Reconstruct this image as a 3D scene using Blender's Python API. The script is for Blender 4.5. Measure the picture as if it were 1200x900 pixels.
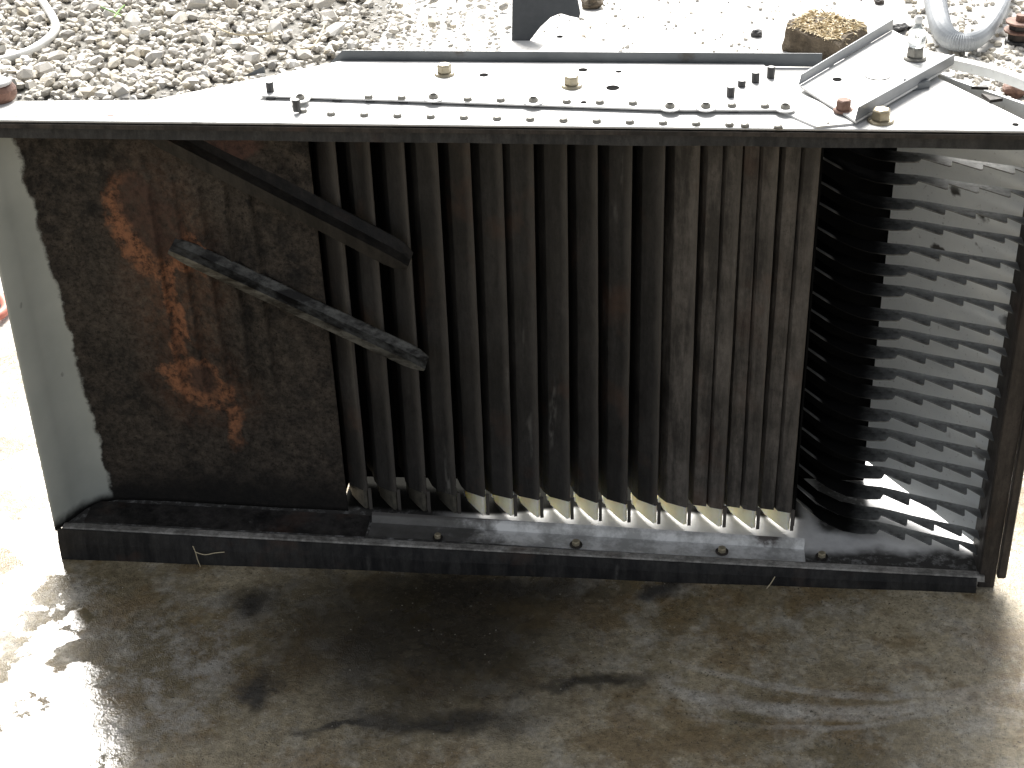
import bpy, bmesh, math, random
from mathutils import Vector, Matrix, noise
R=math.radians
random.seed(7)
sc=bpy.context.scene
for o in list(bpy.data.objects): bpy.data.objects.remove(o)
# ------------------------------------------------------------ camera
F=1900.0                                   # focal length in photo pixels (1200 wide)
CAM=Vector((0.21487,-1.83135,1.45))
ROWS=Matrix(((0.99518535,0.02584265,-0.0945425),(0.09407587,-0.52244877,0.84746505),(-0.02749287,-0.85227897,-0.52236453)))
cd=bpy.data.cameras.new('camera'); cam=bpy.data.objects.new('camera',cd); sc.collection.objects.link(cam)
cd.sensor_width=36; cd.lens=F/1200*36; cd.clip_end=500; cd.clip_start=.05
M=Matrix(((ROWS[0][0],-ROWS[0][1],-ROWS[0][2]),(ROWS[1][0],-ROWS[1][1],-ROWS[1][2]),(ROWS[2][0],-ROWS[2][1],-ROWS[2][2])))
cam.matrix_world=Matrix.Translation(CAM)@M.to_4x4()
sc.camera=cam
def ray(px,py): return ROWS@Vector((px-600,py-450,F))
def onz(px,py,z):
    v=ray(px,py); return CAM+v*((z-CAM.z)/v.z)
def ony(px,py,y):
    v=ray(px,py); return CAM+v*((y-CAM.y)/v.y)
# ------------------------------------------------------------ light
SUN_EL=43; SUN_AZ=-8
w=bpy.data.worlds.new('World'); sc.world=w; w.use_nodes=True
nt=w.node_tree; bg=nt.nodes['Background']
sky=nt.nodes.new('ShaderNodeTexSky'); sky.sky_type='NISHITA'; sky.sun_disc=False
sky.sun_elevation=R(SUN_EL); sky.sun_rotation=R(SUN_AZ); sky.dust_density=4; sky.air_density=1.0; sky.altitude=50
hs=nt.nodes.new('ShaderNodeHueSaturation'); hs.inputs['Saturation'].default_value=.22; nt.links.new(sky.outputs[0],hs.inputs['Color'])
nt.links.new(hs.outputs[0],bg.inputs[0]); bg.inputs[1].default_value=.072
sl=bpy.data.lights.new('sun','SUN'); sl.energy=4.8; sl.angle=R(36); sl.color=(1,.965,.91)
so=bpy.data.objects.new('sun',sl); sc.collection.objects.link(so); so.location=(-1,6,7)
so.rotation_euler=(-R(90-SUN_EL),0,-R(SUN_AZ))
sc.view_settings.view_transform='Standard'; sc.view_settings.look='None'; sc.view_settings.gamma=1
sc.view_settings.exposure=1.5
sc.render.engine='CYCLES'
sc.cycles.max_bounces=5
# ------------------------------------------------------------ node helpers
class G:
    def __init__(s,name):
        s.m=bpy.data.materials.new(name); s.m.use_nodes=True; s.t=s.m.node_tree; s.n=s.t.nodes; s.l=s.t.links
        s.b=s.n['Principled BSDF']; s.b.inputs['Specular IOR Level'].default_value=.5
        s.tc=s.n.new('ShaderNodeTexCoord'); s.P=s.tc.outputs['Object']
    def put(s,sock,v):
        if hasattr(v,'links'): s.l.new(v,sock)
        elif v is not None:
            if isinstance(v,(tuple,list)) and len(v)==3 and sock.type=='RGBA': v=(*v,1)
            sock.default_value=v
    def set(s,**k):
        for a,v in k.items():
            s.put(s.b.inputs[{'col':'Base Color','rough':'Roughness','metal':'Metallic','normal':'Normal','spec':'Specular IOR Level','coat':'Coat Weight','coatr':'Coat Roughness','trans':'Transmission Weight','sss':'Subsurface Weight','alpha':'Alpha'}[a]],v)
        return s
    def noise(s,scale,det=4,rough=.6,dist=0,P=None,stretch=None,color=False,off=(0,0,0)):
        n=s.n.new('ShaderNodeTexNoise'); n.inputs['Scale'].default_value=scale; n.inputs['Detail'].default_value=det
        n.inputs['Roughness'].default_value=rough; n.inputs['Distortion'].default_value=dist
        p=P or s.P
        if stretch or off!=(0,0,0): p=s.map(p,stretch or (1,1,1),off)
        s.l.new(p,n.inputs['Vector']); return n.outputs['Color' if color else 'Fac']
    def map(s,p,scale=(1,1,1),loc=(0,0,0),rot=(0,0,0)):
        n=s.n.new('ShaderNodeMapping'); n.inputs['Scale'].default_value=scale; n.inputs['Location'].default_value=loc; n.inputs['Rotation'].default_value=rot
        s.l.new(p,n.inputs['Vector']); return n.outputs[0]
    def vor(s,scale,feat='F1',P=None,out='Distance',rand=1):
        n=s.n.new('ShaderNodeTexVoronoi'); n.feature=feat; n.inputs['Scale'].default_value=scale; n.inputs['Randomness'].default_value=rand
        s.l.new(P or s.P,n.inputs['Vector']); return n.outputs[out]
    def ramp(s,f,stops,interp='LINEAR'):
        n=s.n.new('ShaderNodeValToRGB'); n.color_ramp.interpolation=interp
        e=n.color_ramp.elements
        while len(e)<len(stops): e.new(.5)
        for k,(p,c) in enumerate(stops):
            e[k].position=p; e[k].color=(*c,1) if isinstance(c,(tuple,list)) else (c,c,c,1)
        s.l.new(f,n.inputs[0]); return n.outputs[0]
    def math(s,op,a,b=None,c=None,clamp=False):
        n=s.n.new('ShaderNodeMath'); n.operation=op; n.use_clamp=clamp
        for k,v in enumerate((a,b,c)):
            if v is not None: s.put(n.inputs[k],v)
        return n.outputs[0]
    def mix(s,f,a,b,mode='MIX'):
        n=s.n.new('ShaderNodeMix'); n.data_type='RGBA'; n.blend_type=mode
        s.put(n.inputs[0],f); s.put(n.inputs[6],a); s.put(n.inputs[7],b); return n.outputs[2]
    def sep(s,P=None):
        n=s.n.new('ShaderNodeSeparateXYZ'); s.l.new(P or s.P,n.inputs[0]); return n.outputs
    def sstep(s,v,a,b):
        n=s.n.new('ShaderNodeMapRange'); n.interpolation_type='SMOOTHSTEP'
        s.put(n.inputs[0],v); n.inputs[1].default_value=a; n.inputs[2].default_value=b; return n.outputs[0]
    def bump(s,h,strength=.3,dist=.002,nrm=None):
        n=s.n.new('ShaderNodeBump'); n.inputs['Strength'].default_value=strength; n.inputs['Distance'].default_value=dist
        s.l.new(h,n.inputs['Height'])
        if nrm: s.l.new(nrm,n.inputs['Normal'])
        return n.outputs[0]
    def rnd(s):
        n=s.n.new('ShaderNodeObjectInfo'); return n.outputs['Random']
    def warp(s,amp,scale,P=None,det=3):
        c=s.noise(scale,det,.65,P=P,color=True)
        v=s.n.new('ShaderNodeVectorMath'); v.operation='SUBTRACT'; s.l.new(c,v.inputs[0]); v.inputs[1].default_value=(.5,.5,.5)
        u=s.n.new('ShaderNodeVectorMath'); u.operation='SCALE'; s.l.new(v.outputs[0],u.inputs[0]); u.inputs['Scale'].default_value=amp
        a=s.n.new('ShaderNodeVectorMath'); a.operation='ADD'; s.l.new(P or s.P,a.inputs[0]); s.l.new(u.outputs[0],a.inputs[1]); return a.outputs[0]
    def blob(s,P,cx,cy,rx,ry,rot=0,axes='xy',soft=(1.0,.5)):
        """1 inside an ellipse with a soft edge, 0 outside"""
        if axes=='xz':
            x,_,y=s.sep(P)
        else: x,y,_=s.sep(P)
        dx=s.math('SUBTRACT',x,cx); dy=s.math('SUBTRACT',y,cy)
        c,t=math.cos(rot),math.sin(rot)
        u=s.math('DIVIDE',s.math('ADD',s.math('MULTIPLY',dx,c),s.math('MULTIPLY',dy,t)),rx)
        v=s.math('DIVIDE',s.math('SUBTRACT',s.math('MULTIPLY',dy,c),s.math('MULTIPLY',dx,t)),ry)
        d=s.math('SQRT',s.math('ADD',s.math('MULTIPLY',u,u),s.math('MULTIPLY',v,v)))
        return s.sstep(d,soft[0],soft[1])
    def mx(s,*a):
        r=a[0]
        for b in a[1:]: r=s.math('MAXIMUM',r,b)
        return r
# ------------------------------------------------------------ materials
def simple(name,c,c2=None,rough=.5,metal=0,scale=30,bump=.2,bd=.001,stretch=None,r2=None):
    g=G(name); f=g.noise(scale,5,.65,stretch=stretch); f=g.ramp(f,[(.3,0.),(.7,1.)])
    g.set(col=g.mix(f,c,c2 or c),rough=g.mix(f,(rough,)*3,(r2 if r2 is not None else rough,)*3),metal=metal)
    h=g.noise(scale*5,3,.7,stretch=stretch); g.set(normal=g.bump(h,bump,bd)); return g.m
def mat_dirt_steel(name,dark,light,pale=.0,wear=0):
    """grimy sheet steel, streaked along z, a few rubbed pale scuffs"""
    g=G(name); r=g.rnd(); offs=g.math('MULTIPLY',r,37.0)
    cv=g.n.new('ShaderNodeCombineXYZ'); g.l.new(offs,cv.inputs[0]); g.l.new(offs,cv.inputs[2])
    ad=g.n.new('ShaderNodeVectorMath'); ad.operation='ADD'; g.l.new(g.P,ad.inputs[0]); g.l.new(cv.outputs[0],ad.inputs[1]); P=ad.outputs[0]
    st=g.noise(60,6,.7,P=P,stretch=(1,1,.12)); bl=g.noise(9,5,.65,P=P); fine=g.noise(260,3,.7,P=P)
    f=g.math('ADD',g.math('MULTIPLY',st,.55),g.math('MULTIPLY',bl,.45))
    c=g.mix(g.ramp(f,[(.42,0.),(.57,1.)]),dark,light)
    sp=g.ramp(fine,[(.60,0.),(.72,1.)]); c=g.mix(g.math('MULTIPLY',sp,.5),c,tuple(x*.3 for x in dark))
    grn=g.ramp(g.noise(150,4,.75,P=P,stretch=(1,1,.5)),[(.35,.75),(.65,1.2)]); c=g.mix(1.0,c,grn,'MULTIPLY')
    if wear:
        lx=g.sep()[0]; k=g.sstep(g.math('ADD',lx,g.math('MULTIPLY',g.noise(40,4,.7,P=P,stretch=(1,1,.3)),.012)),-.006,.006)
        c=g.mix(g.math('MULTIPLY',k,.40),c,(.13,.118,.105)); 
    rust=g.ramp(g.noise(6,4,.7,P=P,off=(3,1,9)),[(.56,0.),(.70,1.)]); c=g.mix(g.math('MULTIPLY',rust,.35),c,(.09,.045,.028))
    if pale:
        s1=g.ramp(g.noise(22,3,.6,P=P,stretch=(1.4,1,.16),off=(5,5,1)),[(.67,0.),(.76,.7)]); s2=g.ramp(g.noise(140,3,.6,P=P,stretch=(1,1,.3)),[(.4,0.),(.6,1.)])
        c=g.mix(g.math('MULTIPLY',g.math('MULTIPLY',s1,s2),pale),c,(.30,.29,.27))
    g.set(col=c,rough=g.ramp(bl,[(.3,.5),(.7,.8)]),spec=.3)
    g.set(normal=g.bump(g.math('ADD',fine,g.math('MULTIPLY',st,1.5)),.45,.0012)); return g.m
m_slat=mat_dirt_steel('grimy slat steel',(.013,.0125,.012),(.027,.0255,.024),.45,1)
m_slat_r=mat_dirt_steel('worn slat steel',(.034,.031,.028),(.105,.094,.083),1.0,1)
m_frame=mat_dirt_steel('grimy frame steel',(.018,.016,.015),(.052,.044,.038),.2)
m_black=mat_dirt_steel('black oily flange steel',(.006,.006,.007),(.028,.027,.026),.30)
m_bar=mat_dirt_steel('dirty deflector steel',(.008,.0075,.007),(.026,.023,.020),.0)
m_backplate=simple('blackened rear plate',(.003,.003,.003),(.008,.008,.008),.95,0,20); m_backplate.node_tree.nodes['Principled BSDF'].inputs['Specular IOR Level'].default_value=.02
def mat_bar2():
    g=G('rubbed deflector steel'); f=g.ramp(g.noise(30,5,.7,P=g.map(g.P,(.45,1,1.4),rot=(0,R(-28),0))),[(.42,0.),(.58,1.)])
    d=g.noise(120,4,.7); c=g.mix(f,(.010,.009,.008),(.12,.12,.11)); c=g.mix(g.ramp(d,[(.5,0.),(.7,.8)]),c,(.02,.018,.015))
    g.set(col=c,rough=.45,metal=.2,normal=g.bump(d,.4,.001)); return g.m
m_bar2=mat_bar2()
def mat_pan():
    g=G('feed pan steel: pale bare margin, caked dirt and rust'); W=g.warp(.085,13,det=6); W2=g.warp(.05,7,det=5)
    x,y,z=g.sep(); 
    fine=g.noise(240,4,.7); med=g.noise(38,5,.7); big=g.noise(7,4,.6)
    dirt=g.mix(g.ramp(big,[(.35,0.),(.65,1.)]),(.014,.013,.012),(.040,.034,.028))
    dirt=g.mix(g.ramp(med,[(.40,0.),(.62,.7)]),dirt,(.062,.051,.041))
    dirt=g.mix(1.0,dirt,g.ramp(g.noise(110,5,.8),[(.33,.35),(.66,1.7)]),'MULTIPLY'); dirt=g.mix(g.ramp(fine,[(.56,0.),(.68,.85)]),dirt,(.006,.006,.006))
    spots=g.ramp(g.vor(26,P=W),[(.10,1.),(.17,0.)]); sparse=g.ramp(g.noise(12,2),[(.5,0.),(.6,1.)])
    dirt=g.mix(g.math('MULTIPLY',g.math('MULTIPLY',spots,sparse),.8),dirt,(.008,.008,.008))
    # rust: two patches joined by a thin streak, small one up right
    A=g.blob(W,-.485,.505,.052,.095,R(14),'xz',(1.0,.75)); B=g.blob(W,-.425,.475,.030,.055,R(40),'xz',(1.05,.7))
    Cc=g.blob(W,-.463,.385,.018,.10,0,'xz',(1.05,.5)); D=g.blob(W,-.445,.262,.058,.045,R(-25),'xz',(1.05,.75)); E_=g.blob(W,-.405,.21,.016,.075,0,'xz',(1.1,.4)); T=g.blob(W,-.350,.628,.042,.028,0,'xz',(1.1,.7))
    Ai=g.blob(W,-.478,.525,.040,.072,R(14),'xz',(1.15,.7)); Di=g.blob(W,-.437,.270,.034,.028,0,'xz',(1.1,.4))
    rm=g.mx(A,B,Cc,D,E_,g.math('MULTIPLY',g.mx(g.blob(W,-.46,.44,.085,.20,0,'xz',(1.2,.3)),g.blob(W,-.44,.25,.09,.08,0,'xz',(1.2,.3))),.22)); grain=g.ramp(g.noise(90,5,.75),[(.36,0.),(.56,1.)])
    rc=g.mix(grain,(.035,.020,.014),(.25,.115,.062)); rc=g.mix(g.mx(Ai,Di),rc,g.mix(grain,(.035,.023,.018),(.075,.045,.034)))
    rk=g.math('MULTIPLY',rm,g.ramp(g.noise(45,5,.7,off=(2,2,2)),[(.33,.25),(.52,1.)]))
    c=g.mix(rk,dirt,rc); c=g.mix(g.math('MULTIPLY',T,.8),c,g.mix(grain,(.04,.024,.021),(.10,.055,.044)))
    # black caked bottom
    zz=g.sep(W2)[2]; c=g.mix(g.math('MULTIPLY',g.sstep(zz,.125,.06),.85),c,(.008,.008,.008))
    # clean pale margin left
    xx=g.sep(W)[0]; lim=g.math('ADD',g.math('MULTIPLY',z,-.045),-.604); pm=g.sstep(g.math('SUBTRACT',g.sep(g.warp(.034,17,det=7))[0],lim),.003,-.003)
    pm=g.math('MULTIPLY',pm,g.sstep(zz,.055,.075))
    pal=g.mix(g.ramp(g.noise(8,4,.6),[(.35,0.),(.65,1.)]),(.33,.35,.325),(.40,.42,.39))
    dots=g.ramp(g.vor(20,P=g.warp(.02,50)),[(.055,1.),(.09,0.)]); pal=g.mix(g.math('MULTIPLY',dots,g.ramp(g.noise(9,1,off=(4,4,4)),[(.48,0.),(.52,.85)])),pal,(.05,.05,.045))
    c=g.mix(pm,c,pal)
    g.set(col=c,rough=g.mix(pm,(.8,)*3,(.42,)*3),spec=g.mix(pm,(.2,)*3,(.5,)*3),metal=0)
    h=g.math('ADD',g.math('MULTIPLY',fine,.6),g.math('MULTIPLY',med,1.0)); h=g.math('MULTIPLY',h,g.math('SUBTRACT',1.0,g.math('MULTIPLY',pm,.93)))
    g.set(normal=g.bump(h,.5,.0022)); return g.m
m_pan=mat_pan()
def mat_galv(name,a,b,spot=.5,rough=.42):
    g=G(name); f=g.ramp(g.noise(10,5,.65),[(.35,0.),(.65,1.)]); c=g.mix(f,a,b)
    d=g.ramp(g.vor(17,P=g.warp(.03,35)),[(.14,1.),(.21,0.)]); k=g.ramp(g.noise(7,2,off=(1,5,3)),[(.46,0.),(.54,1.)])
    c=g.mix(g.math('MULTIPLY',g.math('MULTIPLY',d,k),spot),c,(.05,.045,.04))
    fl=g.ramp(g.noise(180,3,.7),[(.62,0.),(.75,.5)]); c=g.mix(g.math('MULTIPLY',fl,spot),c,(.10,.09,.08))
    g.set(col=c,rough=rough,metal=.1,normal=g.bump(g.noise(60,4),.12,.001)); return g.m
m_pale=mat_galv('pale grey end sheet',(.70,.73,.74),(.80,.83,.83),.95)
def mat_fl():
    g=G('bare bottom side sheet'); x,y,z=g.sep(); W=g.warp(.04,18); f=g.ramp(g.noise(12,5,.7),[(.35,0.),(.65,1.)]); c=g.mix(f,(.50,.50,.50),(.70,.70,.69))
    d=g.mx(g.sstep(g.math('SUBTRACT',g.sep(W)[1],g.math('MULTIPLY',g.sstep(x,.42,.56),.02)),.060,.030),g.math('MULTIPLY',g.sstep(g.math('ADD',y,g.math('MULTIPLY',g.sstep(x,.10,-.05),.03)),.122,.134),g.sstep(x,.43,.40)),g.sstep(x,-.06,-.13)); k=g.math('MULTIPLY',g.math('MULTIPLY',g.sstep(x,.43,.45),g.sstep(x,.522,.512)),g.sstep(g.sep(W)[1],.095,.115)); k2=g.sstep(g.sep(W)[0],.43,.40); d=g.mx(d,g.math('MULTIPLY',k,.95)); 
    d=g.math('MULTIPLY',d,g.ramp(g.noise(70,4,.7),[(.25,.6),(.5,1.)])); c=g.mix(g.math('MULTIPLY',d,.95),c,(.03,.028,.025)); kk=g.math('MULTIPLY',g.sstep(g.math('ADD',y,g.math('MULTIPLY',g.sstep(x,.10,-.05),.03)),.122,.134),g.sstep(x,.43,.41)); c=g.mix(kk,c,(.008,.008,.007)); d=g.mx(d,kk)  # shade behind the slats painted black over the sunlit sheet
    g.set(col=c,rough=g.mix(d,(.4,)*3,(.9,)*3),spec=g.mix(d,(.5,)*3,(.03,)*3),normal=g.bump(g.noise(100,4,.7),.25,.001)); return g.m
m_floor=mat_fl()
m_top=mat_galv('bright top side sheet',(.50,.50,.49),(.66,.66,.65),.45,.5)
m_flange=mat_galv('stained rear flange',(.075,.085,.092),(.12,.13,.138),.9)
m_bracket=mat_galv('bracket sheet',(.16,.17,.18),(.25,.26,.27),.3)
def mat_strip():
    g=G('angle strip steel'); x,y,z=g.sep(); n1=g.noise(28,5,.7); f=g.ramp(n1,[(.4,0.),(.6,1.)]); c=g.mix(f,(.34,.34,.33),(.66,.66,.65))
    k=g.sstep(g.math('ADD',x,g.math('MULTIPLY',g.noise(14,5,.7),.30)),.17,.06); c=g.mix(g.math('MULTIPLY',k,.9),c,(.05,.047,.042))
    k=g.sstep(y,.0655,.068); c=g.mix(g.math('MULTIPLY',k,.8),c,(.06,.055,.05)); k=g.blob(g.warp(.02,60),.365,.062,.022,.012); c=g.mix(g.math('MULTIPLY',k,.9),c,(.03,.02,.016))
    g.set(col=c,rough=.4,metal=.1,normal=g.bump(g.noise(120,4,.7),.3,.001)); return g.m
def mat_fin():
    g=G('mottled fin steel'); x,y,z=g.sep()
    f=g.ramp(g.noise(45,5,.75),[(.35,0.),(.65,1.)]); c=g.mix(f,(.22,.225,.22),(.42,.43,.42))
    d=g.ramp(g.noise(25,4,.7,off=(7,1,1)),[(.5,0.),(.6,.7)]); c=g.mix(d,c,(.05,.048,.045))
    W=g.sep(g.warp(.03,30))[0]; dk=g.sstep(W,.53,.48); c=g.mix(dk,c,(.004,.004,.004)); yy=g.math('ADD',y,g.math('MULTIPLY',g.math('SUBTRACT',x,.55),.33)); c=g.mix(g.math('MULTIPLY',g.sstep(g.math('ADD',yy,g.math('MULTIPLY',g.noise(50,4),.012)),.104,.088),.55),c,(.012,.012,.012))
    q=g.math('ADD',g.math('MULTIPLY',x,.823),g.math('MULTIPLY',y,.568)); k=g.math('MULTIPLY',g.sstep(q,.4305,.4280),g.sstep(x,.436,.428))  # painted glint along the near edge of the left fin tips
    c=g.mix(g.math('MULTIPLY',k,.42),c,(.45,.45,.43))
    g.set(col=c,rough=g.mix(dk,(.55,)*3,(.95,)*3),spec=g.mix(dk,(.4,)*3,(.02,)*3),normal=g.bump(g.noise(120,4,.7),.4,.001)); return g.m
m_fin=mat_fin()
def mat_ivory():
    g=G('ivory nylon'); f=g.ramp(g.noise(60,4,.7),[(.4,0.),(.7,1.)]); c=g.mix(f,(.90,.86,.69),(.80,.75,.55))
    g.set(col=c,rough=.45,sss=.7); g.b.inputs['Subsurface Scale'].default_value=.03; g.b.inputs['Subsurface Radius'].default_value=(1,.8,.4)
    g.set(normal=g.bump(g.noise(90,3),.2,.001)); return g.m
m_ivory=mat_ivory()
m_ivory_shade=simple('shade-toned nylon',(.03,.028,.024),(.12,.11,.085),.6,0,60,.4)  # shade painted into a darker nylon for the four left end blocks
m_zinc=simple('yellow passivated bolt',(.26,.22,.14),(.40,.36,.27),.4,.4,80)
m_rivet=simple('rivet steel',(.12,.115,.10),(.26,.25,.22),.4,.3,60)
m_stud=simple('black stud',(.02,.02,.022),(.05,.05,.05),.5,.2,80)
m_hole=simple('dark hole rim',(.05,.05,.05),(.10,.10,.10),.6,0,80)
m_void=simple('unlit hole',(.01,.01,.01),(.02,.02,.02),1,0,40); m_void.node_tree.nodes['Principled BSDF'].inputs['Specular IOR Level'].default_value=0
m_rust=simple('rusty iron',(.09,.045,.035),(.24,.14,.10),.75,0,60,.5,.002)
m_rubber=simple('grey black sheet',(.035,.04,.045),(.05,.055,.06),.6,0,40,.3)
m_hose=simple('white hose plastic',(.72,.72,.70),(.6,.6,.57),.4,0,14)
m_corr=simple('grey corrugated plastic',(.30,.32,.34),(.42,.44,.46),.45,0,20)
def mat_floor():
    g=G('wet stained concrete'); W=g.warp(.14,7,det=4); Wf=g.warp(.04,22,det=4); x,y,z=g.sep()
    big=g.noise(2.6,4,.62,dist=.6); med=g.noise(14,5,.7); fine=g.noise(170,3,.75); gr=g.noise(520,1,.6)
    c=g.mix(g.ramp(big,[(.38,0.),(.62,1.)]),(.135,.108,.060),(.35,.30,.205))
    c=g.mix(g.ramp(med,[(.48,0.),(.66,.8)]),c,(.38,.355,.30))
    c=g.mix(g.ramp(g.noise(8,5,.7,off=(3,7,0)),[(.48,0.),(.58,.7)]),c,(.16,.11,.05))
    # oil stains
    st=g.mx(*[g.blob(W,*a,soft=(1.15,.25)) for a in OIL])
    c=g.mix(g.math('MULTIPLY',st,.86),c,(.010,.011,.013))
    # broad darker area in the middle
    gm=g.blob(W,*DARKMID,soft=(1.2,.2)); c=g.mix(g.math('MULTIPLY',g.math('MULTIPLY',gm,g.ramp(g.noise(5,5,.65,off=(1,8,0)),[(.30,.75),(.5,1.)])),.95),c,(.014,.011,.006))
    # pale wipe arcs
    for cx,cy,r0,wd,a in ARCS:
        dx=g.math('SUBTRACT',x,cx); dy=g.math('SUBTRACT',y,cy)
        rr=g.math('ADD',g.math('SQRT',g.math('ADD',g.math('MULTIPLY',dx,dx),g.math('MULTIPLY',dy,dy))),g.math('MULTIPLY',g.math('SUBTRACT',g.noise(9,3),.5),.02))
        k=g.sstep(g.math('ABSOLUTE',g.math('SUBTRACT',rr,r0)),wd,wd*.3)
        k=g.math('MULTIPLY',k,g.math('MULTIPLY',g.blob(W,*ARCMASK,soft=(1.1,.5)),g.ramp(g.noise(30,4,.7),[(.3,.3),(.6,1.)])))
        c=g.mix(g.math('MULTIPLY',k,a),c,(.48,.46,.42))
    c=g.mix(g.ramp(fine,[(.55,0.),(.68,.6)]),c,(.06,.048,.03)); c=g.mix(g.ramp(g.noise(240,3,.7,off=(9,9,0)),[(.66,0.),(.74,.5)]),c,(.33,.32,.28))
    mc=g.noise(75,6,.8); c=g.mix(1.0,c,g.ramp(mc,[(.30,.5),(.5,.95),(.70,1.5)]),'MULTIPLY')
    lg=g.math('MULTIPLY',g.blob(W,*LEFTGREY,soft=(1.2,.4)),g.ramp(g.noise(20,7,.75,off=(4,4,0)),[(.48,0.),(.60,.75)])); c=g.mix(lg,c,g.mix(mc,(.20,.185,.155),(.42,.40,.365)))
    sv=g.vor(150,P=Wf); sk=g.noise(18,3,off=(6,2,0)); c=g.mix(g.math('MULTIPLY',g.ramp(sv,[(.12,1.),(.22,0.)]),g.ramp(sk,[(.42,0.),(.55,.85)])),c,(.02,.017,.012)); c=g.mix(g.math('MULTIPLY',g.ramp(g.vor(95),[(.07,1.),(.12,0.)]),g.ramp(sk,[(.40,.7),(.50,0.)])),c,(.5,.47,.40))
    # far yard: dry, pale and dusty
    far=g.sstep(g.sep(Wf)[1],.55,.8)
    yard=g.mix(g.ramp(med,[(.4,0.),(.6,1.)]),(.72,.71,.68),(.66,.65,.63)); yard=g.mix(g.ramp(g.noise(60,5,.75),[(.58,0.),(.68,.6)]),yard,(.25,.24,.22))
    gz=g.math('MULTIPLY',g.sstep(g.sep(W)[0],-.50,-.75),g.sstep(y,1.0,1.4)); yard=g.mix(gz,yard,(.12,.115,.10))
    c=g.mix(far,c,yard)
    # water film: smooth where pooled, rough damp elsewhere
    left=g.sstep(g.math('ADD',g.sep(Wf)[0],g.math('MULTIPLY',g.sep(Wf)[1],.35)),-.555,-.60)
    pn=g.math('ADD',g.noise(6.5,5,.6,P=Wf,off=(.3,.9,0)),g.math('MULTIPLY',left,.075))
    pool=g.math('MULTIPLY',g.ramp(pn,[(.55,0.),(.565,1.)],'EASE'),g.mix(left,(.5,)*3,(1,)*3))
    rgt=g.sstep(g.math('SUBTRACT',g.sep(Wf)[0],g.math('MULTIPLY',g.sep(Wf)[1],.10)),.60,.64)
    r=g.mix(pool,g.mix(rgt,g.ramp(med,[(.3,.17),(.7,.36)]),(.13,)*3),(.05,)*3); r=g.mix(far,r,(.75,)*3)
    r=g.mix(g.math('MULTIPLY',left,g.math('SUBTRACT',1.0,pool)),r,(.16,)*3)
    g.set(col=g.mix(g.math('MULTIPLY',pool,.35),c,g.mix(.5,c,(.10,.085,.055))),rough=r,spec=g.mix(far,(.5,)*3,(.3,)*3))
    h=g.math('ADD',g.math('MULTIPLY',fine,.5),g.math('ADD',g.math('MULTIPLY',gr,.6),g.math('MULTIPLY',mc,1.0)))
    h=g.math('MULTIPLY',h,g.math('SUBTRACT',1.0,g.math('MULTIPLY',pool,.93)))
    g.set(normal=g.bump(h,.7,.0030,g.bump(g.math('ADD',pool,g.math('MULTIPLY',g.noise(30,3,.6,P=Wf),.5)),.7,.003))); return g.m
def g2(px,py): p=onz(px,py,0); return p.x,p.y
def E2(px,py,rx,ry,rot=0): 
    x,y=g2(px,py); return (x,y,rx,ry,rot)
OIL=[E2(302,815,.026,.055),E2(300,700,.05,.05,-.3),E2(790,695,.045,.028,.2),E2(520,845,.16,.035,.15),E2(400,858,.10,.014,.25),E2(690,800,.12,.018,.2),E2(560,690,.25,.05)]
DARKMID=E2(500,740,.33,.25); LEFTGREY=E2(200,800,.11,.22)
ARCMASK=E2(960,800,.24,.10)
ax,ay=g2(960,835); ARCS=[(ax-.01,ay+.56,.560,.018,.6),(ax-.06,ay+.57,.60,.007,.45),(ax+.05,ay+.60,.565,.009,.5)]
m_ground=mat_floor()
def mat_stone():
    g=G('grey gravel stone'); r=g.rnd(); f=g.noise(60,5,.7)
    c=g.ramp(r,[(0.,(.30,.29,.26)),(.3,(.50,.475,.43)),(.55,(.62,.60,.56)),(.75,(.42,.375,.29)),(.9,(.72,.71,.68)),(1.,(.22,.21,.20))])
    c=g.mix(g.ramp(f,[(.35,0.),(.65,.45)]),c,(.30,.27,.22)); g.set(col=c,rough=.8,normal=g.bump(f,.4,.003)); return g.m
m_stone=mat_stone()
def mat_stones_many():
    g=G('grey gravel mass'); a=g.n.new('ShaderNodeAttribute'); a.attribute_name='tone'; f=g.noise(60,5,.7)
    c=g.ramp(a.outputs['Fac'],[(0.,(.30,.29,.26)),(.3,(.50,.475,.43)),(.55,(.62,.60,.56)),(.75,(.42,.375,.29)),(.9,(.72,.71,.68)),(1.,(.22,.21,.20))])
    c=g.mix(g.ramp(f,[(.35,0.),(.65,.45)]),c,(.30,.27,.22)); g.set(col=c,rough=.8,normal=g.bump(f,.4,.003)); return g.m
m_stones=mat_stones_many()
m_clod=simple('dark peat clod',(.05,.038,.025),(.14,.11,.075),.9,0,40,.8,.006)
m_straw=simple('straw fibre',(.42,.33,.19),(.62,.53,.36),.7,0,60)
m_twig=simple('pale dry stalk',(.55,.48,.32),(.45,.38,.26),.7,0,60)
m_grass=simple('green blade',(.10,.22,.04),(.2,.32,.08),.6,0,60)
g=G('clear bottle plastic'); g.set(col=(.75,.78,.78),rough=.12,trans=.8); g.b.inputs['IOR'].default_value=1.45; m_clear=g.m
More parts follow.
